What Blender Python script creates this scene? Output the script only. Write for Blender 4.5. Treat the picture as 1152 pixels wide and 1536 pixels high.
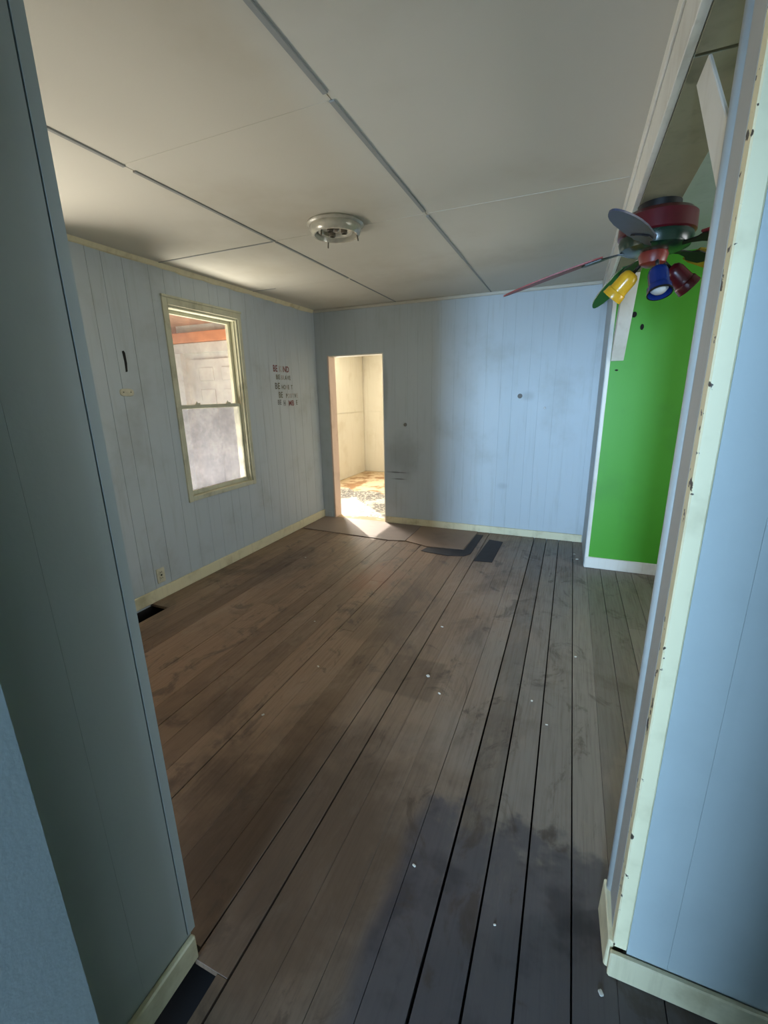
import bpy, bmesh, math, random
from mathutils import Vector, Matrix
random.seed(7)
S = bpy.context.scene
C = S.collection
for o in list(bpy.data.objects):
    bpy.data.objects.remove(o)

# ------------------------------------------------------------------ camera
H = 2.51                      # ceiling height
YAW, PIT, ROL, FPX = math.radians(-23.058), math.radians(-15.219), math.radians(-1.065), 650.9
cd = bpy.data.cameras.new('camera')
cam = bpy.data.objects.new('camera', cd)
C.objects.link(cam)
fw = Vector((math.sin(YAW)*math.cos(PIT), math.cos(YAW)*math.cos(PIT), math.sin(PIT)))
rt = Vector((math.cos(YAW), -math.sin(YAW), 0)); up = rt.cross(fw)
r2 = rt*math.cos(ROL)+up*math.sin(ROL); u2 = -rt*math.sin(ROL)+up*math.cos(ROL)
cam.matrix_world = Matrix(((r2.x, u2.x, -fw.x, 0), (r2.y, u2.y, -fw.y, 0), (r2.z, u2.z, -fw.z, 1.55), (0, 0, 0, 1)))
cd.sensor_fit = 'VERTICAL'; cd.sensor_height = 36.0
cd.lens = FPX/1536*36.0
cd.clip_start = 0.02; cd.clip_end = 200
S.camera = cam

# ------------------------------------------------------------------ world, sun, daylight at the windows, exposure
W = bpy.data.worlds.new('world'); S.world = W; W.use_nodes = True
nt = W.node_tree; nt.nodes.clear()
sky = nt.nodes.new('ShaderNodeTexSky'); sky.sky_type = 'NISHITA'; sky.sun_disc = False
sky.sun_elevation = math.radians(40); sky.sun_rotation = math.radians(-45)
sky.air_density = 1.0; sky.dust_density = 3.0
bg = nt.nodes.new('ShaderNodeBackground'); bg.inputs[1].default_value = 0.38
wo = nt.nodes.new('ShaderNodeOutputWorld')
nt.links.new(sky.outputs[0], bg.inputs[0]); nt.links.new(bg.outputs[0], wo.inputs[0])

def light(name, kind, loc, direction, energy, color, sx=1, sy=1, angle=None):
    l = bpy.data.lights.new(name, kind); l.energy = energy; l.color = color
    if kind == 'AREA':
        l.shape = 'RECTANGLE'; l.size = sx; l.size_y = sy
    if angle is not None: l.angle = angle
    o = bpy.data.objects.new(name, l); C.objects.link(o)
    o.location = loc; o.rotation_euler = Vector(direction).to_track_quat('-Z', 'Y').to_euler()
    return o
light('sun', 'SUN', (-6, 9, 8), (0.58, -0.58, -0.5736), 5.0, (1.0, 0.93, 0.82), angle=0.009)
# daylight entering at the window behind the camera (cool), the porch window (warm) and the far room window
light('daylight_hall_window', 'AREA', (-0.45, -5.35, 1.40), (0.03, 1, -0.02), 150, (0.44, 0.69, 1.0), 0.74, 1.5).data.spread = math.radians(100)
light('daylight_porch_window', 'AREA', (-3.62, 2.95, 0.42), (0.8, 0.0, 0.8), 112, (1.0, 0.91, 0.81), 1.4, 0.9)
light('fill_unseen_porch_window', 'AREA', (-3.62, 1.33, 0.45), (0.8, 0.0, 0.8), 60, (1.0, 0.94, 0.86), 1.4, 0.9)  # fill at a guessed unseen window, added to brighten the near ceiling
light('fill_unseen_fan_room_window', 'AREA', (2.72, 2.45, 1.55), (-1, 0.05, -0.02), 27, (0.95, 0.97, 1.0), 1.0, 1.2)  # fill at a guessed unseen window, added to lift the left wall
light('daylight_far_room_window', 'AREA', (-4.1, 6.5, 1.45), (1, -0.15, -0.1), 80, (1.0, 0.95, 0.86), 0.8, 1.2)
S.view_settings.view_transform = 'Standard'; S.view_settings.look = 'None'
S.view_settings.gamma = 1.0; S.view_settings.use_curve_mapping = False
S.view_settings.exposure = 0.76

# ------------------------------------------------------------------ helpers
def srgb(r, g, b):
    f = lambda c: (c/255/12.92) if c/255 <= .04045 else ((c/255+.055)/1.055)**2.4
    return (f(r), f(g), f(b), 1)

def new_mat(name):
    m = bpy.data.materials.new(name); m.use_nodes = True
    t = m.node_tree; t.nodes.clear()
    out = t.nodes.new('ShaderNodeOutputMaterial')
    b = t.nodes.new('ShaderNodeBsdfPrincipled')
    t.links.new(b.outputs[0], out.inputs[0])
    return m, t, b, out

def N(t, typ, **kw):
    n = t.nodes.new(typ)
    for k, v in kw.items(): setattr(n, k, v)
    return n

def mixc(t, fac, a, b, mode='MIX'):
    n = t.nodes.new('ShaderNodeMix'); n.data_type = 'RGBA'; n.blend_type = mode
    for sock, v in ((n.inputs[0], fac), (n.inputs[6], a), (n.inputs[7], b)):
        if isinstance(v, (int, float, tuple)): sock.default_value = v
        else: t.links.new(v, sock)
    return n.outputs[2]

def pos_noise(t, scale, detail=4, rough=.6, sc=(1, 1, 1), dist=0):
    g = N(t, 'ShaderNodeNewGeometry'); mp = N(t, 'ShaderNodeMapping')
    mp.inputs['Scale'].default_value = sc
    t.links.new(g.outputs['Position'], mp.inputs[0])
    n = N(t, 'ShaderNodeTexNoise'); n.inputs['Scale'].default_value = scale
    n.inputs['Detail'].default_value = detail; n.inputs['Roughness'].default_value = rough
    n.inputs['Distortion'].default_value = dist
    t.links.new(mp.outputs[0], n.inputs['Vector'])
    return n.outputs[0]

def ramp(t, v, lo, hi, a=0.0, b=1.0):
    n = N(t, 'ShaderNodeMapRange', interpolation_type='SMOOTHSTEP')
    n.inputs[1].default_value = lo; n.inputs[2].default_value = hi
    n.inputs[3].default_value = a; n.inputs[4].default_value = b
    t.links.new(v, n.inputs[0]); return n.outputs[0]

def math_n(t, op, a, b=0.0):
    n = N(t, 'ShaderNodeMath', operation=op)
    for i, v in enumerate((a, b)):
        if isinstance(v, (int, float)): n.inputs[i].default_value = v
        else: t.links.new(v, n.inputs[i])
    return n.outputs[0]

def bump(t, b, h, strength=.2, dist=.01):
    n = N(t, 'ShaderNodeBump'); n.inputs['Strength'].default_value = strength; n.inputs['Distance'].default_value = dist
    t.links.new(h, n.inputs['Height']); t.links.new(n.outputs[0], b.inputs['Normal'])

def paint(name, col, dirt=None, amount=.35, rough=.55, scale=2.2, streak=.3, lo=.48, hi=.75, bstr=.08):
    m, t, b, out = new_mat(name)
    dirt = dirt or tuple(c*.6 for c in col[:3])+(1,)
    big = ramp(t, pos_noise(t, scale, 5, .62), lo, hi, 0, amount)
    c1 = mixc(t, big, col, dirt)
    fine = ramp(t, pos_noise(t, 3.0, 4, .6, (9, 9, .6)), .5, .8, 0, streak)
    c2 = mixc(t, fine, c1, dirt)
    t.links.new(c2, b.inputs['Base Color'])
    b.inputs['Roughness'].default_value = rough
    bump(t, b, pos_noise(t, 90, 3), bstr, .004)
    return m

def plain(name, col, rough=.4, metal=0.0, var=.12, scale=14):
    m, t, b, out = new_mat(name)
    n = ramp(t, pos_noise(t, scale, 4), .35, .7, 0, 1)
    dk = tuple(c*(1-var*2) for c in col[:3])+(1,)
    t.links.new(mixc(t, n, dk, col), b.inputs['Base Color'])
    b.inputs['Roughness'].default_value = rough; b.inputs['Metallic'].default_value = metal
    return m

M = {}
M['blue'] = paint('light_blue_wall_paint', srgb(178, 186, 188), srgb(140, 138, 128), .5, .5, scale=1.6, lo=.5, hi=.8)
def blue_far():
    m, t, b, out = new_mat('light_blue_scuffed_wall_paint')
    g = N(t, 'ShaderNodeNewGeometry'); sp = N(t, 'ShaderNodeSeparateXYZ'); t.links.new(g.outputs['Position'], sp.inputs[0])
    c = mixc(t, ramp(t, pos_noise(t, 1.6, 5, .62), .5, .8, 0, .45), srgb(178, 186, 188), srgb(140, 138, 128))
    c = mixc(t, ramp(t, pos_noise(t, 3.0, 4, .6, (9, 9, .6)), .5, .8, 0, .3), c, srgb(146, 146, 138))
    def spot(cx, cz, rx, rz, col, amt, nz=.8):
        dx = math_n(t, 'DIVIDE', math_n(t, 'SUBTRACT', sp.outputs[0], cx), rx); dz = math_n(t, 'DIVIDE', math_n(t, 'SUBTRACT', sp.outputs[2], cz), rz)
        d = math_n(t, 'SQRT', math_n(t, 'ADD', math_n(t, 'MULTIPLY', dx, dx), math_n(t, 'MULTIPLY', dz, dz)))
        d = math_n(t, 'ADD', d, math_n(t, 'MULTIPLY', math_n(t, 'SUBTRACT', pos_noise(t, 7, 4), .5), nz))
        return mixc(t, ramp(t, d, 1.0, .2, 0, amt), c, col)
    c = spot(-1.78, .85, .32, .34, srgb(110, 108, 104), .32)
    c = spot(-1.86, .64, .16, .012, srgb(70, 66, 62), .8); c = spot(-1.84, .56, .12, .010, srgb(70, 66, 62), .8)
    c = spot(-.43, 1.50, .10, .07, srgb(124, 120, 112), .35); c = spot(-.62, .55, .09, .05, srgb(130, 130, 132), .3)
    c = spot(-2.0, 1.6, .05, .5, srgb(110, 108, 104), .4)
    t.links.new(c, b.inputs['Base Color']); b.inputs['Roughness'].default_value = .5
    bump(t, b, pos_noise(t, 90, 3), .08, .004)
    return m
M['blue_far'] = blue_far()
M['hall_blue'] = paint('hall_blue_wall_paint', srgb(172, 182, 180), srgb(150, 160, 158), .3, .5, streak=.12)
M['white'] = paint('white_trim_paint', srgb(216, 214, 205), srgb(160, 150, 128), .45, .45)
M['cream'] = paint('cream_trim_paint', srgb(214, 204, 168), srgb(146, 130, 90), .55, .5, scale=5)
M['win'] = paint('window_trim_paint', srgb(192, 190, 164), srgb(120, 112, 84), .5, .5, scale=6)
M['ceil'] = paint('ceiling_paint', srgb(196, 192, 178), srgb(172, 164, 144), .5, .8, scale=.9, streak=0, bstr=.07)
M['batten'] = paint('batten_paint', srgb(140, 142, 138), srgb(112, 110, 102), .4, .6)
M['green'] = paint('green_wall_paint', srgb(68, 152, 30), srgb(56, 130, 26), .4, .5, streak=.15)
M['soffit'] = paint('bare_soffit_board', srgb(124, 122, 98), srgb(84, 82, 60), .6, .7, scale=4)
M['greenceil'] = paint('green_room_ceiling_bounce_tint', srgb(150, 164, 156), srgb(120, 134, 126), .3, .8)  # white ceiling with the green walls' bounce light mixed into its colour
M['farwall'] = paint('far_room_wall_paint', srgb(232, 228, 214), srgb(200, 188, 160), .35, .6)
M['jamb'] = paint('peach_jamb_wood', srgb(222, 196, 178), srgb(180, 150, 125), .4, .6, scale=6)
M['reveal'] = paint('grey_white_reveal_paint', srgb(166, 166, 160), srgb(128, 124, 112), .4, .6)
M['dark'] = plain('dark_void', srgb(16, 13, 11), .9)
M['ext'] = paint('porch_white_siding', srgb(225, 222, 216), srgb(190, 180, 170), .35, .6)
M['orange'] = paint('porch_orange_beam', srgb(226, 150, 105), srgb(190, 115, 75), .4, .6, scale=6)
M['pinkceil'] = paint('porch_ceiling_boards', srgb(190, 146, 122), srgb(130, 92, 74), .6, .7, scale=5)
M['concrete'] = plain('porch_concrete', srgb(190, 178, 160), .9, 0, .1)
M['ground'] = plain('dry_grass_ground', srgb(130, 128, 84), .95, 0, .2, 3)

# worn floor boards
m, t, b, out = new_mat('worn_floor_boards'); M['floor'] = m
oi = N(t, 'ShaderNodeObjectInfo')
g = N(t, 'ShaderNodeNewGeometry'); sx = N(t, 'ShaderNodeSeparateXYZ'); t.links.new(g.outputs['Position'], sx.inputs[0])
X, Y = sx.outputs[0], sx.outputs[1]
brown = mixc(t, oi.outputs['Random'], srgb(110, 88, 68), srgb(140, 115, 92))
grey = mixc(t, oi.outputs['Random'], srgb(106, 98, 89), srgb(130, 121, 111))
wob = pos_noise(t, 1.6, 4, .6)
wx = math_n(t, 'ADD', X, math_n(t, 'MULTIPLY', math_n(t, 'SUBTRACT', wob, .5), .9))
col = mixc(t, ramp(t, wx, -.75, .0), brown, grey)
grain = pos_noise(t, 6, 6, .65, (14, .55, 1), .4)
col = mixc(t, ramp(t, grain, .42, .75, 0, .34), col, srgb(78, 62, 48))
stain = ramp(t, pos_noise(t, 1.3, 6, .65, (1.2, .9, 1), .6), .5, .68, 0, .62)
col = mixc(t, stain, col, srgb(74, 58, 45))
# rusty patch and square mark left by furniture, dark damp zone by the doorway
def blob(cx, cy, rx, ry, soft=.5):
    dx = math_n(t, 'DIVIDE', math_n(t, 'SUBTRACT', X, cx), rx); dy = math_n(t, 'DIVIDE', math_n(t, 'SUBTRACT', Y, cy), ry)
    d = math_n(t, 'SQRT', math_n(t, 'ADD', math_n(t, 'MULTIPLY', dx, dx), math_n(t, 'MULTIPLY', dy, dy)))
    d = math_n(t, 'ADD', d, math_n(t, 'MULTIPLY', math_n(t, 'SUBTRACT', pos_noise(t, 5, 4), .5), .9))
    return ramp(t, d, 1.0, 1-soft, 0, 1)
def rect(x0, x1, y0, y1, s=.03):
    a = math_n(t, 'MULTIPLY', ramp(t, X, x0-s, x0), ramp(t, X, x1+s, x1))
    c_ = math_n(t, 'MULTIPLY', ramp(t, Y, y0-s, y0), ramp(t, Y, y1+s, y1))
    return math_n(t, 'MULTIPLY', a, c_)
col = mixc(t, math_n(t, 'MULTIPLY', blob(-1.45, 3.2, .28, .5, .8), .5), col, srgb(140, 82, 48))
col = mixc(t, math_n(t, 'MULTIPLY', rect(-.86, -.565, 1.86, 2.18), .45), col, srgb(76, 58, 42))
col = mixc(t, math_n(t, 'MULTIPLY', blob(-1.1, 2.5, .42, .35, .6), .42), col, srgb(72, 54, 42))
col = mixc(t, math_n(t, 'MULTIPLY', blob(-2.35, 3.2, .33, .75, .7), .55), col, srgb(70, 54, 44))
col = mixc(t, math_n(t, 'MULTIPLY', blob(-.8, 1.0, .75, .8, .7), .78), col, srgb(62, 45, 31))
damp = math_n(t, 'MULTIPLY', ramp(t, math_n(t, 'ADD', X, math_n(t, 'MULTIPLY', math_n(t, 'SUBTRACT', wob, .5), .25)), -.46, -.38),
              ramp(t, math_n(t, 'ADD', Y, math_n(t, 'MULTIPLY', math_n(t, 'SUBTRACT', pos_noise(t, 3.2, 5), .5), .7)), 1.34, 1.24))
col = mixc(t, math_n(t, 'MULTIPLY', damp, .85), col, srgb(74, 70, 73))
col = mixc(t, math_n(t, 'MULTIPLY', math_n(t, 'MULTIPLY', damp, ramp(t, pos_noise(t, 2.6, 5), .48, .6)), .65), col, srgb(44, 40, 44))
dust = ramp(t, pos_noise(t, 2.4, 7, .72, (1.6, .8, 1), .8), .5, .68, 0, .32)
dust = math_n(t, 'MULTIPLY', dust, ramp(t, Y, .9, 1.9, .25, 1))
col = mixc(t, dust, col, srgb(150, 134, 116))
grime = ramp(t, pos_noise(t, 4.5, 6, .7, (1, .7, 1), 1.2), .54, .66, 0, .6)
col = mixc(t, grime, col, srgb(62, 48, 37))
fleck = ramp(t, pos_noise(t, 60, 2), .78, .82, 0, .25)
col = mixc(t, fleck, col, srgb(170, 155, 135))
t.links.new(col, b.inputs['Base Color'])
t.links.new(ramp(t, grain, .3, .8, .42, .68), b.inputs['Roughness'])
bump(t, b, grain, .2, .004)

m, t, b, out = new_mat('patterned_vinyl'); M['vinyl'] = m
g = N(t, 'ShaderNodeNewGeometry')
v = N(t, 'ShaderNodeTexVoronoi'); v.inputs['Scale'].default_value = 26; t.links.new(g.outputs['Position'], v.inputs['Vector'])
cv = mixc(t, ramp(t, v.outputs['Distance'], .25, .45), srgb(205, 196, 178), srgb(110, 106, 98))
cv = mixc(t, ramp(t, pos_noise(t, 2.2, 4), .52, .6, 0, .7), cv, srgb(220, 210, 190))
t.links.new(cv, b.inputs['Base Color']); b.inputs['Roughness'].default_value = .6
m, t, b, out = new_mat('stained_subfloor'); M['sub'] = m
cv = mixc(t, ramp(t, pos_noise(t, 3, 5), .45, .6), srgb(205, 182, 148), srgb(150, 112, 74))
t.links.new(cv, b.inputs['Base Color']); b.inputs['Roughness'].default_value = .8

# chipped corner trim: the paint has flaked off along the arris
m, t, b, out = new_mat('chipped_cream_paint'); M['chip'] = m
g = N(t, 'ShaderNodeNewGeometry'); sx = N(t, 'ShaderNodeSeparateXYZ'); t.links.new(g.outputs['Position'], sx.inputs[0])
near = ramp(t, sx.outputs[0], .244, .228)
ch = ramp(t, math_n(t, 'ADD', pos_noise(t, 26, 4, .6), math_n(t, 'MULTIPLY', near, .16)), .755, .775)
base = mixc(t, ramp(t, pos_noise(t, 8, 4), .5, .75, 0, .5), srgb(232, 222, 182), srgb(196, 184, 144))
t.links.new(mixc(t, ch, base, srgb(70, 60, 48)), b.inputs['Base Color']); b.inputs['Roughness'].default_value = .5

def glass(name, haze, col):
    m, t, b, out = new_mat(name)
    tr = N(t, 'ShaderNodeBsdfTransparent'); tr.inputs[0].default_value = (.93, .95, .95, 1)
    df = N(t, 'ShaderNodeBsdfTranslucent'); df.inputs[0].default_value = col
    d2 = N(t, 'ShaderNodeBsdfDiffuse'); d2.inputs[0].default_value = col
    gl = N(t, 'ShaderNodeBsdfGlossy'); gl.inputs['Roughness'].default_value = .05
    a = N(t, 'ShaderNodeMixShader'); a.inputs[0].default_value = .35
    t.links.new(df.outputs[0], a.inputs[1]); t.links.new(d2.outputs[0], a.inputs[2])
    h = ramp(t, pos_noise(t, 5, 5, .7), .3, .7, haze*.75, min(1, haze*1.25))
    c_ = N(t, 'ShaderNodeMixShader'); t.links.new(h, c_.inputs[0]); t.links.new(tr.outputs[0], c_.inputs[1]); t.links.new(a.outputs[0], c_.inputs[2])
    e = N(t, 'ShaderNodeMixShader'); e.inputs[0].default_value = .04
    t.links.new(c_.outputs[0], e.inputs[1]); t.links.new(gl.outputs[0], e.inputs[2])
    t.links.new(e.outputs[0], out.inputs[0]); t.nodes.remove(b)
    return m
M['glass'] = glass('dusty_window_glass', .2, (.10, .095, .095, 1))
M['glass_low'] = glass('fogged_window_glass', .5, (.10, .10, .112, 1))

def link(name, me, mat, parent=None):
    o = bpy.data.objects.new(name, me); C.objects.link(o)
    if mat is not None and not me.materials: me.materials.append(mat)
    if parent is not None: o.parent = parent
    return o
def add_box(bm, x0, x1, y0, y1, z0, z1):
    vs = [bm.verts.new((x, y, z)) for z in (z0, z1) for x, y in ((x0, y0), (x1, y0), (x1, y1), (x0, y1))]
    for f in ((3, 2, 1, 0), (4, 5, 6, 7), (0, 1, 5, 4), (1, 2, 6, 5), (2, 3, 7, 6), (3, 0, 4, 7)):
        bm.faces.new([vs[i] for i in f])
def done(bm, name, mat, parent=None, smooth=False, bev=0):
    if bev:
        bmesh.ops.bevel(bm, geom=list(bm.edges), offset=bev, segments=1, affect='EDGES', profile=.5)
    bmesh.ops.recalc_face_normals(bm, faces=bm.faces)
    me = bpy.data.meshes.new(name); bm.to_mesh(me); bm.free()
    if smooth:
        for p in me.polygons: p.use_smooth = True
    return link(name, me, M[mat] if isinstance(mat, str) else mat, parent)
def box(name, x0, x1, y0, y1, z0, z1, mat, parent=None, bev=0):
    """a box whose origin sits at the middle of its base"""
    cx, cy = (x0+x1)/2, (y0+y1)/2
    bm = bmesh.new(); add_box(bm, x0-cx, x1-cx, y0-cy, y1-cy, 0, z1-z0)
    o = done(bm, name, mat, None, False, bev)
    o.location = (cx, cy, z0)
    if parent is not None:
        o.parent = parent; o.location = Vector((cx, cy, z0))-wloc(parent)
    return o
def wloc(o):
    v = o.location.copy()
    while o.parent: o = o.parent; v += o.location
    return v
def boxes(name, lst, mat, parent=None, bev=0):
    bm = bmesh.new()
    for q in lst: add_box(bm, *q)
    return done(bm, name, mat, parent, False, bev)
def lathe(name, prof, mat, parent=None, seg=32, smooth=True, mtx=None):
    bm = bmesh.new(); rows = []
    for r, z in prof:
        rows.append([bm.verts.new((r*math.cos(2*math.pi*i/seg), r*math.sin(2*math.pi*i/seg), z)) for i in range(seg)] if r > 1e-5 else [bm.verts.new((0, 0, z))])
    for a, b_ in zip(rows, rows[1:]):
        for i in range(seg):
            j = (i+1) % seg
            if len(a) == 1 and len(b_) == 1: continue
            if len(a) == 1: bm.faces.new((a[0], b_[i], b_[j]))
            elif len(b_) == 1: bm.faces.new((a[i], b_[0], a[j]))
            else: bm.faces.new((a[i], b_[i], b_[j], a[j]))
    if mtx is not None: bmesh.ops.transform(bm, matrix=mtx, verts=bm.verts)
    o = done(bm, name, mat, parent, smooth)
    if smooth:
        md = o.modifiers.new('split', 'EDGE_SPLIT'); md.split_angle = math.radians(40)
    return o
def tube(name, pts, r, mat, parent=None, seg=8):
    bm = bmesh.new(); rows = []
    for i, p in enumerate(pts):
        p = Vector(p); d = (Vector(pts[min(i+1, len(pts)-1)])-Vector(pts[max(i-1, 0)])).normalized()
        a = d.orthogonal().normalized(); b_ = d.cross(a)
        rr = r[i] if isinstance(r, (list, tuple)) else r
        rows.append([bm.verts.new(p+(a*math.cos(2*math.pi*k/seg)+b_*math.sin(2*math.pi*k/seg))*rr) for k in range(seg)])
    for a, b_ in zip(rows, rows[1:]):
        for k in range(seg):
            bm.faces.new((a[k], a[(k+1) % seg], b_[(k+1) % seg], b_[k]))
    bm.faces.new(rows[0]); bm.faces.new(rows[-1])
    return done(bm, name, mat, parent, True)
def prism(name, poly, z0, z1, mat, parent=None, bev=0):
    bm = bmesh.new()
    lo = [bm.verts.new((x, y, z0)) for x, y in poly]; hi = [bm.verts.new((x, y, z1)) for x, y in poly]
    bm.faces.new(lo); bm.faces.new(hi)
    for i in range(len(poly)):
        j = (i+1) % len(poly); bm.faces.new((lo[i], lo[j], hi[j], hi[i]))
    return done(bm, name, mat, parent, False, bev)
def struct(o, label):
    o['kind'] = 'structure'; o['label'] = label; return o
def tag(o, label, cat, group=None):
    o['label'] = label; o['category'] = cat
    if group: o['group'] = group
    return o
def empty(name, loc):
    o = bpy.data.objects.new(name, None); C.objects.link(o); o.location = loc; o.empty_display_size = .1; return o

XL, YF, YG = -2.9, 4.80, 4.09
# ------------------------------------------------------------------ floor: dark void + one object for each board
floor = struct(box('floor', -3.0, 2.6, -5.3, 4.86, -.30, -.20, 'dark'), 'worn unpainted wooden board floor with dark gaps and stains')
box('underfloor_dark_skirt', -3.03, XL+.004, .6, 4.8, -.19, -.024, 'dark', floor)  # dark skirt added so the wall base reads black through the floor hole
seams = [-2.915, -2.72, -2.60, -2.475, -2.35, -2.225, -2.10, -1.98, -1.86, -1.734, -1.61, -1.48, -1.345, -1.23, -1.11, -.985, -.862, -.738, -.62, -.5, -.378,
         -.253, -.128, -.005, .133, .247, .358, .478, .60, .72, .84, .96, 1.08, 1.2, 1.32, 1.44, 1.56, 1.68, 1.8, 1.92, 2.04, 2.16, 2.28, 2.4, 2.5]
wide = {-.253: .0085, -.005: .0065, .133: .0055, -.128: .007, -1.734: .005, -.862: .005, -.738: .006, -1.345: .005}
def gap(s): return wide.get(s, random.choice((.0006, .0008, .001, .0014, .002, .003)))
gaps = {s: gap(s) for s in seams}
def board(x0, x1, y0, y1):
    dz = random.uniform(-.0012, .0012)
    box('floor_board', x0, x1, y0, y1, -.022+dz, dz, 'floor', floor, .0008)
for a, c_ in zip(seams, seams[1:]):
    x0, x1 = a+gaps[a]/2, c_-gaps[c_]/2
    yend = YF-.002 if a < .2 else (YG-.002)
    y0 = -5.2
    cuts = []
    if a == -2.915:                                     # square hole of a missing floor register by the wall
        for p, q in ((.62, 1.72), (2.13, 3.4), (3.402, yend)): board(x0, x1, p, q)
        continue
    if a < -.87: y0 = .602
    if a == -.862:                                      # board missing beside the hall wall
        board(x0, x1, .575, 3.0); board(x0, x1, 3.0015, yend); board(-.775, x1, -1.0, .574); board(x0, x1, -5.2, -1.002)
        continue
    jy = random.choice((None, None, random.uniform(1.5, 4.0), random.uniform(2.3, 3.6)))
    if -.3 < a < .2: jy = None
    if jy is None: board(x0, x1, y0, yend)
    else:
        board(x0, x1, y0, jy-.0008); board(x0, x1, jy+.0008, yend)

# ------------------------------------------------------------------ ceiling: backing, panels, battens
ceiling = struct(box('ceiling', -3.05, 2.6, -5.3, 4.92, H+.012, H+.13, 'ceil'), 'off-white fibreboard panel ceiling with batten strips')
xs = [XL-.02, -1.85, -.835, .172]; ys = [-5.2, -3.7, -2.1, -.53, .53, 1.58, 2.64, 3.69, YF+.02]
for i in range(3):
    for j in range(len(ys)-1):
        ga, gb = (.0008 if abs(v-2.64) < .01 else .0001 for v in (ys[j], ys[j+1]))
        box('ceiling_panel', xs[i]+.002, xs[i+1]-.002, ys[j]+ga, ys[j+1]-gb, H, H+.011, 'ceil', ceiling)
for j in range(len(ys)-1):
    if ys[j] < 1: box('ceiling_panel', .176, 2.5, ys[j]+.002, min(ys[j+1]-.002, .99), H, H+.011, 'ceil', ceiling, .0015)
box('ceiling_panel', .35, 2.5, 1.14, YG, H, H+.011, 'greenceil', ceiling)
for x, w, segs in ((-.835, .021, ((.55, 1.535), (1.575, 2.60), (2.66, 3.55), (3.56, 4.77))), (-1.85, .019, ((.62, 1.585), (1.63, 2.635), (2.65, 3.66), (3.70, 4.77)))):
    for k, (p, q) in enumerate(segs):
        ww = w*(1, 1, .95, .6)[k]
        box('batten_strip', x-ww/2, x+ww/2, p, q, H-.006, H+.001, 'batten', ceiling, .002)
box('batten_strip', -2.88, -1.87, 2.632, 2.646, H-.003, H+.001, 'batten', ceiling, .001)
box('batten_strip', -2.88, -2.62, 3.685, 3.695, H-.003, H+.001, 'batten', ceiling, .001)

for p, q, yy, w, h in ((-1.835, -.85, 2.64, .012, .0016), (-.82, .16, 2.64, .014, .0018), (-1.835, -.85, 1.58, .012, .0009), (-2.6, -1.87, 3.69, .008, .001), (-1.835, -1.3, 3.69, .008, .001)):
    box('seam_tape', p, q, yy-w/2, yy+w/2, H-h, H+.001, 'ceil', ceiling, .0004)
# ------------------------------------------------------------------ walls
# left wall with the porch window: backing with a hole, then one panelling board after another
WY0, WY1, WZ0, WZ1 = 2.675, 3.452, .735, 2.235
wl = struct(boxes('wall_left', [(-3.04, XL-.009, .48, .95, -.2, H+.05), (-3.04, XL-.009, 1.72, WY0, -.2, H+.05), (-3.04, XL-.009, .95, 1.72, -.2, WZ0), (-3.04, XL-.009, .95, 1.72, WZ1, H+.05), (-3.04, XL-.009, WY1, 4.94, -.2, H+.05),
                                (-3.04, XL-.009, WY0, WY1, -.2, WZ0), (-3.04, XL-.009, WY0, WY1, WZ1, H+.05)], 'blue'),
            'pale blue grooved board wall with the porch window')
y = .61
ws = (.152, .138, .16, .102, .15, .205, .128)
k = 0
while y < YF-.01:
    w = ws[k % 7]; k += 1
    y1 = min(y+w, YF)
    if YF-y1 < .05: y1 = YF
    gq = random.choice((.0004, .0006, .0012, .0018)); a, c_ = y+gq/2, y1-gq/2
    if a < 1.72 and c_ > .95:
        box('wall_board', XL-.009, XL, a, c_, .0, WZ0, 'blue', wl, .0014)
        box('wall_board', XL-.009, XL, a, c_, WZ1, H, 'blue', wl, .0014)
    elif c_ <= WY0 or a >= WY1:
        box('wall_board', XL-.009, XL, a, c_, .0, H, 'blue', wl, .0014)
    else:
        box('wall_board', XL-.009, XL, a, c_, .0, WZ0-.01, 'blue', wl, .0014)
        box('wall_board', XL-.009, XL, a, c_, WZ1+.01, H, 'blue', wl, .0014)
        if a < WY0-.02: box('wall_board', XL-.009, XL, a, WY0-.004, WZ0-.01, WZ1+.01, 'blue', wl)
        if c_ > WY1+.02: box('wall_board', XL-.009, XL, WY1+.004, c_, WZ0-.01, WZ1+.01, 'blue', wl)
    y = y1
# far wall with the doorway
DX0, DX1, DZ = -2.745, -2.018, 2.0
wf = struct(boxes('wall_far', [(-4.0, DX0, YF+.009, YF+.14, -.2, H+.05), (DX1, .36, YF+.009, YF+.14, -.2, H+.05), (DX0, DX1, YF+.009, YF+.14, DZ, H+.05)], 'blue_far'),
            'pale blue far wall with an open doorway into a bright room')
x = XL; k = 0
ws = (.155, .118, .162, .1, .147, .13, .21)
while x < .21:
    x1 = min(x+ws[k % 7], .222); k += 1
    if .222-x1 < .05: x1 = .222
    a, c_ = x+.0002, x1-.0002
    if c_ <= DX0 or a >= DX1: box('wall_board', a, c_, YF, YF+.009, 0, H, 'blue_far', wf, .0004)
    else:
        box('wall_board', a, c_, YF, YF+.009, DZ, H, 'blue_far', wf, .0004)
        if a < DX0-.004: box('wall_board', a, DX0, YF, YF+.009, 0, DZ, 'blue_far', wf)
        if c_ > DX1+.004: box('wall_board', DX1, c_, YF, YF+.009, 0, DZ, 'blue_far', wf)
    x = x1
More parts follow.
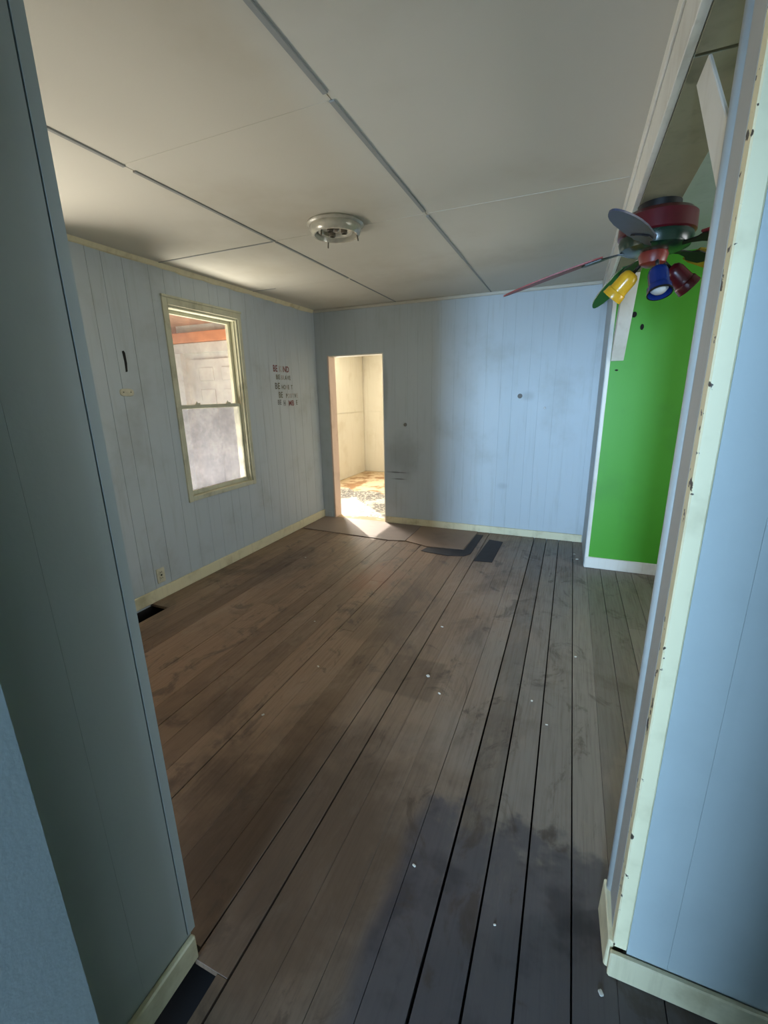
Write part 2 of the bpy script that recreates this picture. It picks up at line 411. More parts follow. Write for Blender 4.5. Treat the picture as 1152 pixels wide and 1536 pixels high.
# return between the far wall and the green wall, and the green wall
struct(box('wall_return', .222, .36, YG+.011, YF+.008, -.2, H+.05, 'blue'), 'narrow blue return wall beside the green wall')
struct(box('wall_green', .232, 2.62, YG, YG+.01, -.2, H+.05, 'green'), 'bright green painted wall of the room with the fan')
struct(boxes('wall_green_right', [(2.5, 2.62, 1.13, 1.93, -.2, H+.05), (2.5, 2.62, 2.97, YG, -.2, H+.05), (2.5, 2.62, 1.93, 2.97, -.2, .9), (2.5, 2.62, 1.93, 2.97, 2.2, H+.05)], 'green'), 'green side wall of the fan room with an added unseen window')  # window opening is unseen, added for the fan room fill light
# right front wall (facing the camera) and hall walls
wr = struct(boxes('wall_right', [(.262, 2.62, 1.0, 1.13, -.2, H+.05)], 'hall_blue'), 'pale blue wall end on the right of the opening')
x = .262
for w in (.093, .41, .2, .41, .41, .41, .304):
    box('wall_board', x+.0002, x+w-.0002, .994, 1.0, .0, H, 'hall_blue', wr, .0002); x += w
box('end_board', .228, .262, 1.03, 1.135, 0, H-.2, 'reveal', wr, .002)
box('corner_bead', .228, .262, .993, 1.03, .093, H, 'chip', wr, .003)
tube('edge_bead', [(.229, 1.127, .12), (.229, 1.127, 2.3)], .012, 'reveal', wr, 12)
wh = struct(boxes('wall_hall_left', [(-1.0, -.878, -5.2, .59, 0, H+.05)], 'hall_blue'), 'pale blue hall wall in the left foreground')
for p, q, xx in ((-5.2, -1.2, -.87), (-1.198, -.4, -.87), (.3255, .4366, -.8695), (.4369, .5735, -.87)):
    box('wall_board', -.879, xx, p, q, 0, H, 'hall_blue', wh, .0003)
prism('wall_board', [(-.879, -.398), (-.868, -.398), (-.842, .325), (-.879, .325)], 0, H, 'hall_blue', wh)  # wedge shape added to turn this board to the hall light, reads lighter
box('corner_bead', -.879, -.8692, .5765, .6, .085, H, 'hall_blue', wh)
struct(boxes('wall_near_left', [(-3.04, -1.0, .48, .6, 0, H+.05)], 'blue'), 'pale blue wall behind the left hall wall')
struct(boxes('wall_back', [(-1.0, -.83, -5.32, -5.2, -.2, H+.05), (-.07, 2.62, -5.32, -5.2, -.2, H+.05), (-.83, -.07, -5.32, -5.2, -.2, .6), (-.83, -.07, -5.32, -5.2, 2.2, H+.05)], 'hall_blue'),
       'hall wall behind the viewer with a tall window')
struct(boxes('wall_hall_right', [(2.5, 2.62, -5.2, 1.0, -.2, H+.05)], 'hall_blue'), 'hall side wall behind the viewer')

struct(boxes('wall_light_screen', [(.0, 2.5, -1.62, -1.5, 0, H+.05), (-.87, .0, -1.62, -1.5, 1.9, H+.05)], 'hall_blue'), 'added unseen wall that narrows the hall window light')  # unseen wall and lintel added to narrow and soften the hall window light

# beam over the removed wall, its white fascia, bare soffit boards
bm_ = struct(box('trim_1', .195, .347, 1.0, YG-.001, 2.318, H+.01, 'soffit'), 'beam carried over the wide opening to the fan room')
box('fascia_board', .172, .195, 1.0, YF-.001, 2.31, H, 'white', bm_, .002)
box('fascia_edge', .164, .172, 1.0, YF-.001, H-.055, H, 'white', bm_, .002)
box('soffit_board', .196, .346, 1.0, 1.452, 2.304, 2.3175, 'soffit', bm_, .001)
box('soffit_board', .196, .346, 1.468, 3.2, 2.306, 2.3175, 'soffit', bm_, .001)
box('soffit_board', .196, .346, 3.203, YG-.002, 2.306, 2.3175, 'soffit', bm_, .001)
# knee braces
def brace(name, x0, x1, poly, label):
    bm = bmesh.new()
    a = [bm.verts.new((x0, p, q)) for p, q in poly]; c2 = [bm.verts.new((x1, p, q)) for p, q in poly]
    bm.faces.new(a); bm.faces.new(c2)
    for i in range(len(poly)):
        j = (i+1) % len(poly); bm.faces.new((a[i], a[j], c2[j], c2[i]))
    return struct(done(bm, name, 'white', None, False, .002), label)
brace('trim_2', .225, .233, [(1.462, 2.303), (1.58, 2.303), (1.146, 1.905), (1.137, 1.90), (1.137, 2.012)], 'white diagonal knee brace from the near post to the beam')
brace('trim_3', .256, .346, [(YG-.001, 1.77), (YG-.025, 1.77), (3.62, 2.303), (3.76, 2.303), (YG-.001, 1.93)], 'white knee brace on the green wall under the beam')
# corner strip of the green wall
struct(box('trim_4', .226, .254, YG-.012, YG-.0005, .10, 2.30, 'white', None, .002), 'thin white corner strip beside the green wall')

# baseboards, cornice strips
struct(box('baseboard_left', XL+.0005, XL+.016, .602, YF-.001, .0, .098, 'cream', None, .004), 'stained cream baseboard along the left wall')
bf = struct(box('baseboard_far', DX1+.004, .215, YF-.016, YF-.0005, 0.002, .082, 'cream', None, .003), 'cream baseboard along the far wall')
struct(box('baseboard_far_corner', XL+.017, DX0-.02, YF-.016, YF-.0005, 0.002, .075, 'blue', None, .003), 'short blue baseboard between corner and doorway')
struct(box('baseboard_green', .226, 2.45, YG-.017, YG-.0005, .002, .104, 'white', None, .003), 'white baseboard under the green wall')
br_ = struct(box('baseboard_right', .222, 2.45, .976, .9925, .0, .086, 'cream', None, .004), 'scuffed cream baseboard under the right wall')
# split and loose return piece of the baseboard at the wall end
prism_pts = [(.208, 1.145), (.214, 1.0), (.2275, .995), (.2275, 1.145)]
bm = bmesh.new()
lo = [bm.verts.new((x, y, 0)) for x, y in prism_pts]; hi = [bm.verts.new((x+.004, y, .10+(.03 if y > 1.1 else 0))) for x, y in prism_pts]
bm.faces.new(lo); bm.faces.new(hi)
for i in range(4): bm.faces.new((lo[i], lo[(i+1) % 4], hi[(i+1) % 4], hi[i]))
struct(done(bm, 'baseboard_right_return', 'cream', None, False, .003), 'loose cream baseboard return at the wall end')
struct(boxes('baseboard_hall', [(-.8695, -.851, -5.19, -.40, .0, .084), (-.8695, -.851, .327, .585, 0, .084)], 'cream', None, .004), 'grey cream baseboard along the left hall wall')
struct(box('trim_5', XL+.012, .164, YF-.028, YF-.0005, H-.03, H-.0005, 'ceil', None, .006), 'cornice strip where the far wall meets the ceiling')
bm = bmesh.new()
y = .61; pts = []
while y < YF-.03:
    pts.append((y, H-.034+random.uniform(-.006, .006))); y += random.uniform(.04, .12)
pts.append((YF-.03, H-.032))
rows = []
for y, z in pts:
    rows.append([bm.verts.new(p) for p in ((XL+.0005, y, H-.0005), (XL+.024, y, H-.0005), (XL+.010, y, z+.006), (XL+.0005, y, z))])
for a, c_ in zip(rows, rows[1:]):
    for i in range(4): bm.faces.new((a[i], a[(i+1) % 4], c_[(i+1) % 4], c_[i]))
bm.faces.new(rows[0]); bm.faces.new(rows[-1])
struct(done(bm, 'trim_6', 'cream'), 'ragged cream caulked strip where left wall meets ceiling')

# ------------------------------------------------------------------ doorway lining and the far room
dj = struct(box('door_1', DX0, DX0+.02, YF-.004, YF+.15, 0, DZ, 'jamb', None, .002), 'peach wooden lining of the open doorway')
box('door_lining', DX1-.012, DX1, YF-.002, YF+.15, 0, DZ, 'farwall', dj, .002)
box('door_lining', DX0+.02, DX1-.012, YF-.002, YF+.15, DZ-.012, DZ, 'farwall', dj, .002)
box('threshold', DX0+.02, DX1-.012, YF, YF+.15, -.02, .004, 'sub', dj, .002)
ff = struct(box('floor_far_room', -4.0, .4, YF+.15, 8.35, -.25, -.01, 'sub'), 'bare stained subfloor of the bright far room')
box('vinyl_sheet', -3.9, .3, YF+.152, 6.25, -.0098, -.003, 'vinyl', ff)
for sx0, sy0, sw, sd, a in ((-3.0, 6.2, .6, .35, .3), (-3.5, 6.3, .5, .4, -.2), (-2.5, 5.0, .35, .18, .15)):
    q = prism('vinyl_scrap', [(-sw/2, -sd/2), (sw*.3, -sd*.6), (sw/2, sd*.2), (sw*.1, sd/2), (-sw*.4, sd*.4)], 0, .004, 'vinyl', ff)
    q.location = Vector((sx0, sy0, -.004))-wloc(ff); q.rotation_euler.z = a
fl_ = struct(boxes('wall_far_room_left', [(-4.02, -3.9, YF+.14, 5.95, -.2, 2.45), (-4.02, -3.9, 6.92, 8.35, -.2, 2.45), (-4.02, -3.9, 5.95, 6.92, -.2, .85), (-4.02, -3.9, 5.95, 6.92, 2.1, 2.45)], 'farwall'),
             'white far room side wall with a panel seam')
box('wall_panel', -3.9, -3.892, 6.95, 8.19, 0, 1.212, 'farwall', fl_, .002)
box('wall_panel', -3.9, -3.892, 6.95, 8.19, 1.22, 2.3, 'farwall', fl_, .002)
box('wall_panel', -3.9, -3.892, YF+.15, 5.93, 0, 1.212, 'farwall', fl_, .002)
box('wall_panel', -3.9, -3.892, YF+.15, 5.93, 1.22, 2.3, 'farwall', fl_, .002)
fb = struct(boxes('wall_far_room_back', [(-4.02, .4, 8.20, 8.32, -.2, 2.45)], 'farwall'), 'white far room back wall with a panel seam')
box('wall_panel', -3.89, .25, 8.192, 8.2, 0, 1.212, 'farwall', fb, .002)
box('wall_panel', -3.89, .25, 8.192, 8.2, 1.22, 2.3, 'farwall', fb, .002)
box('panel_ledge', -3.89, .25, 8.185, 8.192, 1.211, 1.221, 'farwall', fb)
box('panel_ledge', -3.892, -3.886, 6.95, 8.19, 1.212, 1.219, 'farwall', fl_)
struct(boxes('wall_far_room_right', [(.3, .42, YF+.14, 8.2, -.2, 2.45)], 'farwall'), 'white far room wall out of sight on the right')
struct(box('ceiling_far_room', -4.02, .42, YF+.14, 8.32, 2.3, 2.45, 'farwall'), 'low white ceiling of the far room')
tag(tube('hanging_wire', [(-2.98, 5.6, 2.299), (-2.97, 5.6, 2.26), (-2.93, 5.6, 2.235), (-2.88, 5.6, 2.225), (-2.86, 5.6, 2.20)], .005, 'dark'),
    'short bent wire hanging from the far room ceiling', 'wire')

# ------------------------------------------------------------------ porch outside the window
struct(box('floor_porch', -5.4, -3.04, -1.0, 4.95, -.30, -.12, 'concrete'), 'pale concrete porch floor outside the window')
cp = struct(box('ceiling_porch', -5.5, -3.04, -1.0, 5.0, 2.52, 2.60, 'pinkceil'), 'pinkish wooden porch ceiling seen through the window')
x = -5.45
while x < -3.2:
    box('ceiling_board', x, x+.112, -.98, 4.88, 2.505, 2.5195, 'pinkceil', cp, .003); x += .117
we = struct(box('wall_porch_end', -5.24, -3.04, 4.94, 5.04, -.3, 2.60, 'ext'), 'white porch end wall seen through the window')
box('gable_board', -5.6, -5.241, 4.94, 5.0, 2.15, 2.519, 'pinkceil', we)
struct(box('trim_7', -5.5, -3.05, 4.86, 4.935, 2.285, 2.415, 'orange', None, .004), 'orange painted beam across the porch end')
struct(box('trim_8', -5.3, -3.05, 4.90, 4.9395, 2.15, 2.28, 'ext', None, .003), 'white header board under the orange porch beam')
struct(box('trim_9', -5.27, -5.13, 4.85, 4.9395, -.119, 2.149, 'ext', None, .004), 'white porch corner post beside the panelled door')
dd = struct(box('door_2', -5.02, -4.19, 4.905, 4.939, -.118, 2.06, 'ext', None, .003), 'white panelled porch door seen through the window')
for px in (-4.87, -4.47):
    for z0, z1 in ((1.77, 1.95), (1.02, 1.66), (.12, .88)):
        box('door_panel', px, px+.26, 4.893, 4.9045, z0, z1, 'ext', dd, .008)
struct(boxes('roof', [(-5.9, 2.9, -5.6, 5.05, 2.70, 2.80), (-4.15, 2.9, 5.05, 8.6, 2.70, 2.80)], 'pinkceil'), 'unseen roof slab added to keep sun and sky off the house')  # unseen slab added to block sun and sky, cut back for the far room sun
struct(box('ground', -40, 30, -30, 45, -.5, -.31, 'ground'), 'dry grassy ground outside')

# ------------------------------------------------------------------ the porch window
w1 = empty('window_1', (XL, (WY0+WY1)/2, WZ0)); struct(w1, 'double-hung porch window with dusty upper and fogged lower pane')
def wb(name, *a, mat='win', parent=w1, bev=.002): return box(name, *a, mat, parent, bev)
cz0, cz1, cy0, cy1 = .695, 2.30, 2.628, 3.492
wb('casing', XL-.002, XL+.012, cy0, WY0, cz0, cz1); wb('casing', XL-.002, XL+.012, WY1, cy1, cz0, cz1)
wb('casing', XL-.002, XL+.014, WY0, WY1, WZ1, cz1)
wb('casing', XL+.0, XL+.02, cy0-.005, cy1+.005, cz1-.016, cz1+.002)
wb('sill', XL-.12, XL+.012, WY0, WY1, cz0+.004, WZ0+.004)
for p, q in ((WY0, WY0+.016), (WY1-.016, WY1)): wb('jamb', XL-.135, XL-.002, p, q, WZ0+.004, WZ1)
wb('head_jamb', XL-.135, XL-.002, WY0+.016, WY1-.016, WZ1-.018, WZ1)
a, c_ = WY0+.016, WY1-.016
def sash(xo, z0, z1, gl, rail_top, rail_bot):
    s = wb('sash', xo-.014, xo+.014, a, a+.03, z0, z1)
    wb('sash_stile', xo-.014, xo+.014, c_-.03, c_, z0, z1, parent=s)
    wb('sash_rail', xo-.014, xo+.014, a+.03, c_-.03, z1-rail_top, z1, parent=s)
    wb('sash_rail', xo-.014, xo+.014, a+.03, c_-.03, z0, z0+rail_bot, parent=s)
    wb('pane', xo-.002, xo+.002, a+.028, c_-.028, z0+rail_bot-.002, z1-rail_top+.002, mat=gl, parent=s, bev=0)
    return s
sash(XL-.088, 1.455, WZ1-.018, 'glass', .028, .026)
ls = sash(XL-.052, WZ0+.005, 1.49, 'glass_low', .03, .035)
for yy in (2.87, 3.24):
    wb('sash_lock', XL-.045, XL-.03, yy, yy+.05, 1.4905, 1.503, parent=ls); wb('lock_lever', XL-.042, XL-.034, yy+.012, yy+.024, 1.5035, 1.515, parent=ls)
for p in (WY0+.017, WY1-.027): wb('stop_bead', XL-.035, XL-.025, p, p+.01, WZ0+.005, WZ1-.019)

w3 = struct(boxes('added_window', [(XL-.1, XL+.012, .93, .98, .7, 2.27), (XL-.1, XL+.012, 1.69, 1.74, .7, 2.27), (XL-.1, XL+.012, .98, 1.69, .7, .75), (XL-.1, XL+.012, .98, 1.69, 2.22, 2.27),
    (XL-.07, XL-.04, .98, 1.69, 1.45, 1.49)], 'win'), 'added unseen porch window behind the hall wall, lightens the near ceiling')  # guessed window frame, added around the fill light for the near ceiling

# ------------------------------------------------------------------ ceiling fan under the beam
M['fan_red'] = plain('fan_red_enamel', srgb(120, 22, 30), .3)
M['fan_dred'] = plain('fan_dark_red_enamel', srgb(84, 14, 26), .3)
M['fan_green'] = plain('fan_green_enamel', srgb(12, 44, 32), .25)
M['fan_yellow'] = plain('fan_yellow_enamel', srgb(220, 166, 40), .25)
M['fan_blue'] = plain('fan_blue_enamel', srgb(22, 46, 112), .25)
M['blade_blue'] = plain('blade_slate_blue', srgb(54, 58, 78), .5)
M['blade_red'] = plain('blade_red', srgb(138, 52, 48), .5)
M['blade_green'] = plain('blade_green', srgb(18, 78, 34), .45)
M['blade_yellow'] = plain('blade_yellow', srgb(150, 130, 20), .45)
M['blade_pink'] = plain('blade_rose', srgb(140, 48, 62), .45)
M['black'] = plain('black_metal', srgb(12, 11, 12), .45)
M['fan_orange'] = plain('fan_orange_red', srgb(118, 42, 32), .4)
M['bulb'] = plain('white_bulb', srgb(225, 225, 220), .25)
M['chrome'] = plain('dull_chrome', srgb(190, 186, 178), .28, .9)
fx, fy, fz = .272, 2.415, 2.3055
fan = empty('ceiling_fan', (fx, fy, fz))
tag(fan, 'multicoloured ceiling fan with three spotlights hanging under the beam', 'ceiling fan')
lathe('canopy', [(0, 0), (.082, 0), (.082, -.03), (.07, -.042), (0, -.042)], 'black', fan)
mh = lathe('motor_housing', [(0, -.03), (.06, -.03), (.128, -.038), (.146, -.055), (.148, -.118), (.14, -.124), (0, -.124)], 'fan_dred', fan, 40)
lathe('motor_base', [(0, -.122), (.139, -.122), (.142, -.138), (.132, -.17), (.10, -.182), (0, -.182)], 'fan_green', fan, 40)
lathe('light_fitter', [(0, -.18), (.052, -.18), (.058, -.195), (.05, -.226), (.03, -.238), (0, -.24)], 'fan_orange', fan)
def blade(ang, droop, mat, pitch):
    # outline in blade space: x outward
    o_ = [(.20, -.048), (.24, -.056), (.50, -.068), (.585, -.06), (.62, -.038), (.635, 0), (.62, .038), (.585, .06), (.50, .068), (.24, .056), (.20, .048)]
    bm = bmesh.new(); top = []; bot = []
    R = Matrix.Rotation(ang, 4, 'Z'); P = Matrix.Rotation(pitch, 4, 'X')
    def tr(x, y, z):
        v = P @ Vector((x, y, z)); tt = max(0, (x-.15)/.485)
        v.z += -.168 - droop*(.85*tt+.15*tt*tt); return R @ v
    xs_ = [.20, .24, .30, .36, .42, .50, .55, .585, .61, .628, .635]
    def hw(x):
        for (a0, b0), (a1, b1) in zip(((.20, .044), (.24, .054), (.42, .06), (.50, .054), (.55, .045), (.585, .035), (.61, .025), (.628, .013), (.635, .003)), ((.24, .054), (.42, .06), (.50, .054), (.55, .045), (.585, .035), (.61, .025), (.628, .013), (.635, .003), (.64, 0))):
            if a0 <= x <= a1: return b0+(b1-b0)*(x-a0)/(a1-a0)
    rows = []
    for x in xs_:
        h = hw(x); rows.append([bm.verts.new(tr(x, -h, .003)), bm.verts.new(tr(x, h, .003)), bm.verts.new(tr(x, h, -.003)), bm.verts.new(tr(x, -h, -.003))])
    for r_a, r_b in zip(rows, rows[1:]):
        for i in range(4): bm.faces.new((r_a[i], r_a[(i+1) % 4], r_b[(i+1) % 4], r_b[i]))
    bm.faces.new(rows[0]); bm.faces.new(rows[-1])
    bl = done(bm, 'blade', mat, fan)
    bm = bmesh.new(); rows = []
    for x, h in ((.095, .012), (.14, .012), (.18, .02), (.205, .036), (.27, .034), (.285, .012)):
        rows.append([bm.verts.new(tr(x, -h, -.004)), bm.verts.new(tr(x, h, -.004)), bm.verts.new(tr(x, h, -.009)), bm.verts.new(tr(x, -h, -.009))])
    for r_a, r_b in zip(rows, rows[1:]):
        for i in range(4): bm.faces.new((r_a[i], r_a[(i+1) % 4], r_b[(i+1) % 4], r_b[i]))
    bm.faces.new(rows[0]); bm.faces.new(rows[-1])
    done(bm, 'blade_bracket', 'black', bl)
D_ = math.radians
blade(D_(252), .015, 'blade_blue', D_(-14)); blade(D_(178), .125, 'blade_red', D_(-6.5)); blade(D_(108), .125, 'blade_green', D_(-14))
blade(D_(36), .09, 'blade_yellow', D_(-13)); blade(D_(324), .03, 'blade_pink', D_(-13))
def spot(az, mat, tilt):
    d = Vector((math.cos(az)*math.sin(tilt), math.sin(az)*math.sin(tilt), -math.cos(tilt)))
    base = Vector((math.cos(az)*.04, math.sin(az)*.04, -.215))
    root = base+d*.045
    Q = Matrix.Translation(root) @ d.to_track_quat('Z', 'Y').to_matrix().to_4x4()
    sh = lathe('lamp_shade', [(0, 0), (.022, .002), (.034, .012), (.039, .03), (.040, .088), (.0435, .09), (.046, .094), (.048, .122), (.045, .122), (.041, .092), (.036, .03), (.02, .01), (0, .008)], mat, fan, 28, True, Q)
    tube('lamp_arm', [Vector((math.cos(az)*.03, math.sin(az)*.03, -.205)), base, root+d*.003], .008, 'black', sh)
    lathe('bulb', [(0, .012), (.014, .02), (.016, .05), (.03, .085), (.034, .105), (.024, .116), (0, .12)], 'bulb', sh, 20, True, Q)
    lathe('rim_ring', [(.0445, .118), (.049, .118), (.049, .124), (.0445, .124)], mat if mat != 'fan_blue' else 'black', sh, 28, True, Q)
spot(D_(160), 'fan_yellow', D_(42)); spot(D_(285), 'fan_blue', D_(26)); spot(D_(15), 'fan_dred', D_(48))
tube('pull_chain', [(.05, .03, -.22), (.052, .03, -.27)], .003, 'black', fan)
lathe('chain_bob', [(0, -.24), (.007, -.243), (.009, -.252), (.006, -.264), (0, -.266)], 'black', fan, 12, True, Matrix.Translation((.052, .03, -.03)))

# ------------------------------------------------------------------ round ceiling light without its glass
M['fixture'] = plain('white_enamel_fixture', srgb(205, 200, 184), .25, .15)
cl = empty('ceiling_light', (-1.36, 2.55, H))
tag(cl, 'round metal ceiling light missing its glass bowl', 'ceiling light')
lathe('base_pan', [(0, -.0005), (.163, -.0005), (.166, -.008), (.158, -.016), (.150, -.018), (.150, -.012), (0, -.012)], 'fixture', cl, 48)
lathe('reflector_ring', [(.149, -.014), (.150, -.03), (.143, -.05), (.130, -.062), (.122, -.062), (.118, -.05), (.116, -.03), (.112, -.018)], 'fixture', cl, 48)
lathe('inner_pan', [(.118, -.02), (.108, -.036), (.098, -.044), (.088, -.04), (.08, -.024), (.02, -.02), (0, -.02)], 'fixture', cl, 40)
M['socket'] = plain('dirty_socket', srgb(110, 102, 88), .5)
for k, a in enumerate((20, 140, 260)):
    ca, sa = math.cos(D_(a)), math.sin(D_(a))
    s_ = lathe('lamp_socket', [(0, 0), (.018, 0), (.019, -.03), (.015, -.034), (.015, -.012), (0, -.012)], 'socket', cl, 20, True,
               Matrix.Translation((ca*.05, sa*.05, -.02)))
    tube('glass_screw', [(ca*.124, sa*.124, -.055), (ca*.13, sa*.13, -.082), (ca*.131, sa*.131, -.092)], .004, 'socket', cl)
lathe('centre_cap', [(0, -.018), (.02, -.018), (.022, -.034), (.012, -.042), (0, -.042)], 'chrome', cl, 20)

# ------------------------------------------------------------------ wall lettering: one decal, each letter a part
M['let_red'] = paint('faded_red_letters', srgb(112, 48, 46), srgb(150, 120, 110), .5, .6, scale=20)
M['let_olive'] = paint('faded_olive_letters', srgb(92, 88, 66), srgb(140, 138, 120), .6, .6, scale=20)
M['let_grey'] = paint('faded_grey_letters', srgb(96, 94, 92), srgb(140, 140, 136), .5, .6, scale=20)
M['let_pale'] = paint('peeled_pale_letters', srgb(160, 150, 142), srgb(172, 172, 166), .5, .6, scale=20)
dec = empty('wall_lettering', (XL, 3.93, 1.47))
tag(dec, 'faded stick-on lettering with five lines starting BE, beside the window', 'lettering')
def glyph(ch):
    cu = bpy.data.curves.new('letter', 'FONT'); cu.body = ch; cu.size = 1; cu.extrude = .004; cu.offset = .022
    o = bpy.data.objects.new('letter', cu); C.objects.link(o)
    bpy.context.view_layer.update()
    me = bpy.data.meshes.new_from_object(o.evaluated_get(bpy.context.evaluated_depsgraph_get()))
    bpy.data.objects.remove(o); bpy.data.curves.remove(cu)
    xs_ = [v.co.x for v in me.vertices]; ys_ = [v.co.y for v in me.vertices]
    x0, w_, y0, h_ = min(xs_), max(xs_)-min(xs_), min(ys_), max(ys_)-min(ys_)
    for v in me.vertices: v.co = ((v.co.x-x0)/max(w_, .12), (v.co.y-y0)/h_, v.co.z)
    return me, w_/h_
gl_cache = {}
def letters(txt, y0, y1, ztop, hgt, matmap):
    """letters share the width y0..y1 on the wall; a blank keeps its place"""
    rel = []
    for ch in txt:
        if ch in ' _': rel.append(.42 if ch == ' ' else .66)
        else:
            if ch not in gl_cache: gl_cache[ch] = glyph(ch)
            rel.append(max(gl_cache[ch][1], .2))
    tot = sum(rel)+.16*len(rel); u = (y1-y0)/tot; yy = y0
    for i, ch in enumerate(txt):
        if ch not in ' _':
            me = gl_cache[ch][0].copy()
            wd = rel[i]*u; z0 = ztop-hgt
            for v in me.vertices:
                v.co = (.0012+v.co.z*.1, yy-3.93+v.co.x*wd*(1 if rel[i] > .2 else .5), z0-1.47+v.co.y*hgt)
            me.materials.clear(); me.materials.append(M[matmap[i]])
            link('letter', me, None, dec)
        yy += (rel[i]+.16)*u
R_, O_, G_, P_ = 'let_red', 'let_olive', 'let_grey', 'let_pale'
letters('BE', 3.935, 4.015, 1.862, .066, (R_, R_)); letters('KIND', 4.035, 4.225, 1.858, .062, (P_, P_, R_, R_))
letters('BE', 3.975, 4.05, 1.768, .048, (O_, O_)); letters('BRAVE', 4.06, 4.24, 1.762, .046, (P_, P_, O_, O_, O_))
letters('BE', 3.945, 4.04, 1.684, .064, (G_, O_)); letters('HONE_T', 4.06, 4.27, 1.664, .046, (O_, O_, P_, O_, P_, O_))
letters('BE', 4.0, 4.075, 1.592, .062, (O_, O_)); letters('POSITIVE', 4.13, 4.36, 1.572, .046, (O_, P_, P_, O_, P_, O_, O_, P_))
letters('BE', 3.972, 4.04, 1.51, .052, (G_, G_)); letters('H', 4.075, 4.115, 1.502, .058, (G_,)); letters('MB', 4.17, 4.28, 1.50, .058, (R_, R_)); letters('E', 4.315, 4.345, 1.5, .05, (O_,))

# ------------------------------------------------------------------ small fittings on the left wall
M['ivory'] = plain('ivory_plastic', srgb(206, 200, 172), .5)
pl_ = empty('blank_bracket_plate', (XL, 2.224, 1.566)); tag(pl_, 'small cream rounded plate with two screw holes beside the window', 'plate')
poly = [(math.cos(2*math.pi*i/24), math.sin(2*math.pi*i/24)) for i in range(24)]
bm = bmesh.new()
ring = [(math.copysign(abs(u)**.6, u)*.055, math.copysign(abs(v)**.6, v)*.026) for u, v in poly]
a_ = [bm.verts.new((.0005, u, .026+v)) for u, v in ring]; c2 = [bm.verts.new((.006, u*.93, .026+v*.9)) for u, v in ring]
bm.faces.new(a_); bm.faces.new(c2)
for i in range(24): bm.faces.new((a_[i], a_[(i+1) % 24], c2[(i+1) % 24], c2[i]))
done(bm, 'plate', 'ivory', pl_)
for dy in (-.028, .028):
    lathe('screw_hole', [(0, .0062), (.004, .0062), (.004, .0068), (0, .0068)], 'dark', pl_, 10, True, Matrix.Translation((0, dy, .028)) @ Matrix.Rotation(math.radians(90), 4, 'Y'))
# torn slot in the board
sl = prism('wall_slot', [(-.008, 0), (.006, .004), (.012, .06), (.010, .128), (.002, .142), (-.012, .138), (-.006, .07)], 0, .002, 'dark')
sl.rotation_euler = (math.radians(90), 0, math.radians(90)); sl.location = (XL+.0005, 2.25, 1.73)
tag(sl, 'dark torn slot in the blue wall above the small cream plate', 'hole')
ot = empty('electrical_outlet', (XL, 2.25, .125)); tag(ot, 'broken ivory electrical outlet low on the left wall', 'outlet')
op = box('cover_plate', XL+.0005, XL+.006, 2.215, 2.29, .13, .25, 'ivory', ot, .002)
for z in (.152, .2):
    s_ = box('receptacle', XL+.0062, XL+.010, 2.235, 2.27, z, z+.034, 'ivory', ot, .001)
    for dy in (2.243, 2.257): box('slot', XL+.0101, XL+.0106, dy, dy+.004, z+.012, z+.024, 'dark', s_)
box('broken_gap', XL+.0062, XL+.0085, 2.249, 2.262, .183, .206, 'dark', ot)
# nail holes and plugs on the far wall
def dot(name, x, z, r, mat, label, cat, d=.004):
    o = lathe(name, [(0, 0), (r, 0), (r*.9, d), (r*.5, d*1.6), (0, d*1.7)], mat, None, 14, True, Matrix.Rotation(math.radians(90), 4, 'X'))
    o.location = (x, YF-.0004, z); return tag(o, label, cat)
M['plaster'] = plain('grey_filler', srgb(120, 116, 110), .8)
dot('patch', -.5, 1.504, .024, 'plaster', 'grey filler patch on the right of the far wall', 'patch')
dot('wall_plug', -.251, 1.383, .011, 'bulb', 'small white plug in the far wall right of the filler patch', 'plug', .008)
dot('wall_hook', -1.755, 1.203, .02, 'plaster', 'small grey hook on the far wall right of the doorway', 'hook', .012)
def gdot(x, z, rx, rz, label):
    o = lathe('wall_hole', [(0, 0), (1, 0), (.9, 1), (0, 1.2)], 'dark', None, 12, True, Matrix.Rotation(math.radians(90), 4, 'X'))
    o.scale = (rx, .003, rz); o.location = (x, YG-.0004, z); tag(o, label, 'hole')
gdot(.384, 2.105, .018, .022, 'upper round dark hole in the green wall below the fan')
gdot(.447, 2.012, .013, .022, 'lower oval dark hole in the green wall below the fan')
gdot(.306, 1.70, .012, .006, 'small dark chip in the green wall below the white brace')

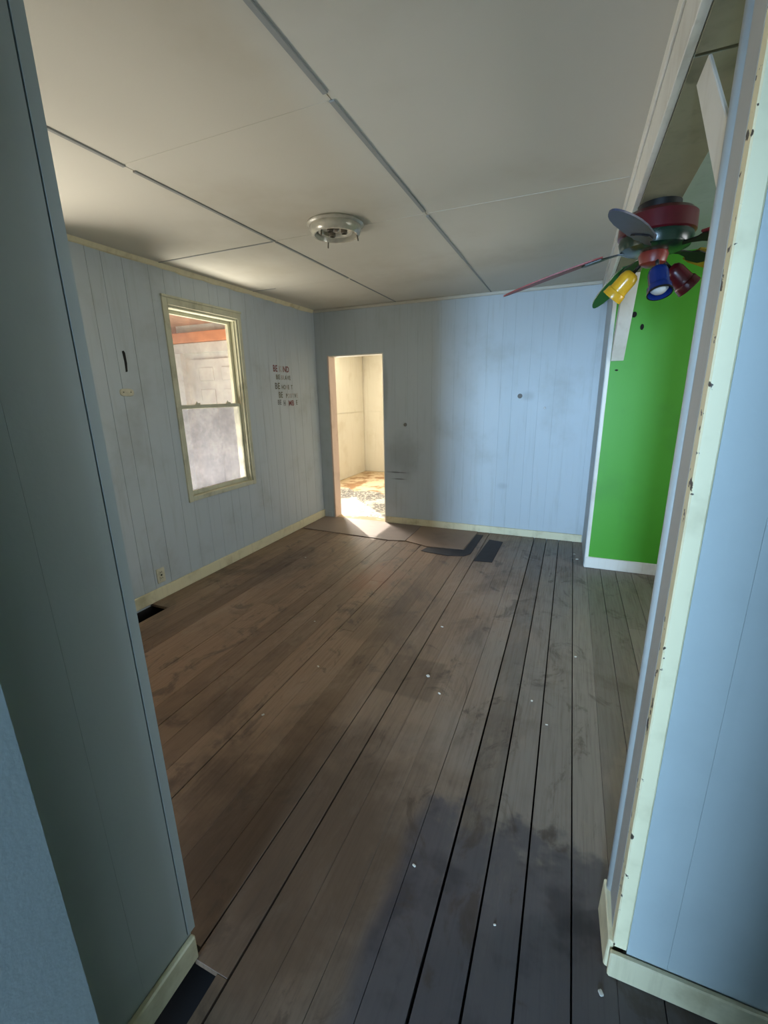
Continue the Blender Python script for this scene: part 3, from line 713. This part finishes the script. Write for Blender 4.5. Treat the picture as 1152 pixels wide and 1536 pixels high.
# ------------------------------------------------------------------ sheets lying on the floor by the far wall
M['sheet'] = paint('grey_brown_plywood', srgb(128, 112, 102), srgb(92, 78, 68), .5, .6, scale=3, streak=0)
M['sheet2'] = paint('tan_plywood', srgb(138, 114, 94), srgb(104, 84, 66), .5, .6, scale=3, streak=0)
M['tar'] = plain('black_felt', srgb(44, 40, 42), .75)
tag(prism('plywood_sheet', [(-2.86, 4.23), (-2.6, 4.215), (-1.72, 4.16), (-1.545, 4.20), (-1.545, 4.778), (-2.02, 4.778), (-2.02, 4.795), (-2.7, 4.795), (-2.7, 4.778), (-2.88, 4.775)], .0015, .008, 'sheet', None, .001),
    'grey brown plywood sheet on the floor in front of the doorway', 'sheet')
tag(prism('plywood_offcut', [(-1.54, 4.20), (-1.27, 4.11), (-.895, 4.15), (-.87, 4.778), (-1.54, 4.778)], .0015, .008, 'sheet2', None, .001),
    'tan plywood offcut on the floor against the far baseboard', 'sheet')
tag(prism('felt_strip', [(-1.29, 3.97), (-1.26, 4.09), (-.885, 4.14), (-.865, 4.68), (-.79, 4.68), (-.80, 4.05), (-.85, 3.97), (-1.0, 3.93), (-1.2, 3.95)], .0015, .005, 'tar'),
    'L-shaped black felt strip around the tan plywood offcut', 'strip')
tag(prism('felt_patch', [(-.735, 3.88), (-.565, 3.90), (-.552, 4.52), (-.70, 4.55)], .0015, .005, 'tar'),
    'rectangular black felt patch on the boards near the far baseboard', 'patch')
# paint flakes
M['flake'] = plain('white_paint_flake', srgb(226, 222, 210), .6)
bm = bmesh.new(); add_box(bm, -.5, .5, -.5, .5, 0, 1)
bmesh.ops.bevel(bm, geom=list(bm.edges), offset=.18, segments=1, affect='EDGES'); bmesh.ops.recalc_face_normals(bm, faces=bm.faces)
fme = bpy.data.meshes.new('paint_flake'); bm.to_mesh(fme); bm.free(); fme.materials.append(M['flake'])
flakes = [(.147, 4.39, .02), (-.36, 1.05, .012), (.205, .93, .014), (.02, 1.9, .012), (-.06, 2.05, .011), (-.69, 2.60, .018), (-.62, 2.05, .02), (-.52, 1.93, .016),
          (-1.25, 1.9, .016), (-1.3, 1.45, .014), (.09, .78, .014), (-.08, .98, .008), (.15, 2.55, .014), (-1.55, 2.35, .012), (-2.3, 3.4, .016), (.17, 4.25, .03)]
for i, (x, y, s) in enumerate(flakes):
    o = link('paint_flake', fme, None); o.location = (x, y, .0008); o.scale = (s, s*random.uniform(.5, 1), s*.28); o.rotation_euler.z = random.uniform(0, 3)
    tag(o, {2: 'tiny white paint flake on the floor beside the right wall corner', 15: 'largest white paint flake on the floor beside the green wall corner', 0: 'white paint flake on the boards in front of the far baseboard end', 1: 'tiny white paint flake on the boards at the edge of the dark damp zone', 5: 'white paint flake beside the long board gap in mid floor'}.get(i, 'tiny white paint flake lying on the floor boards'), 'flake', 'paint flakes scattered on the floor')
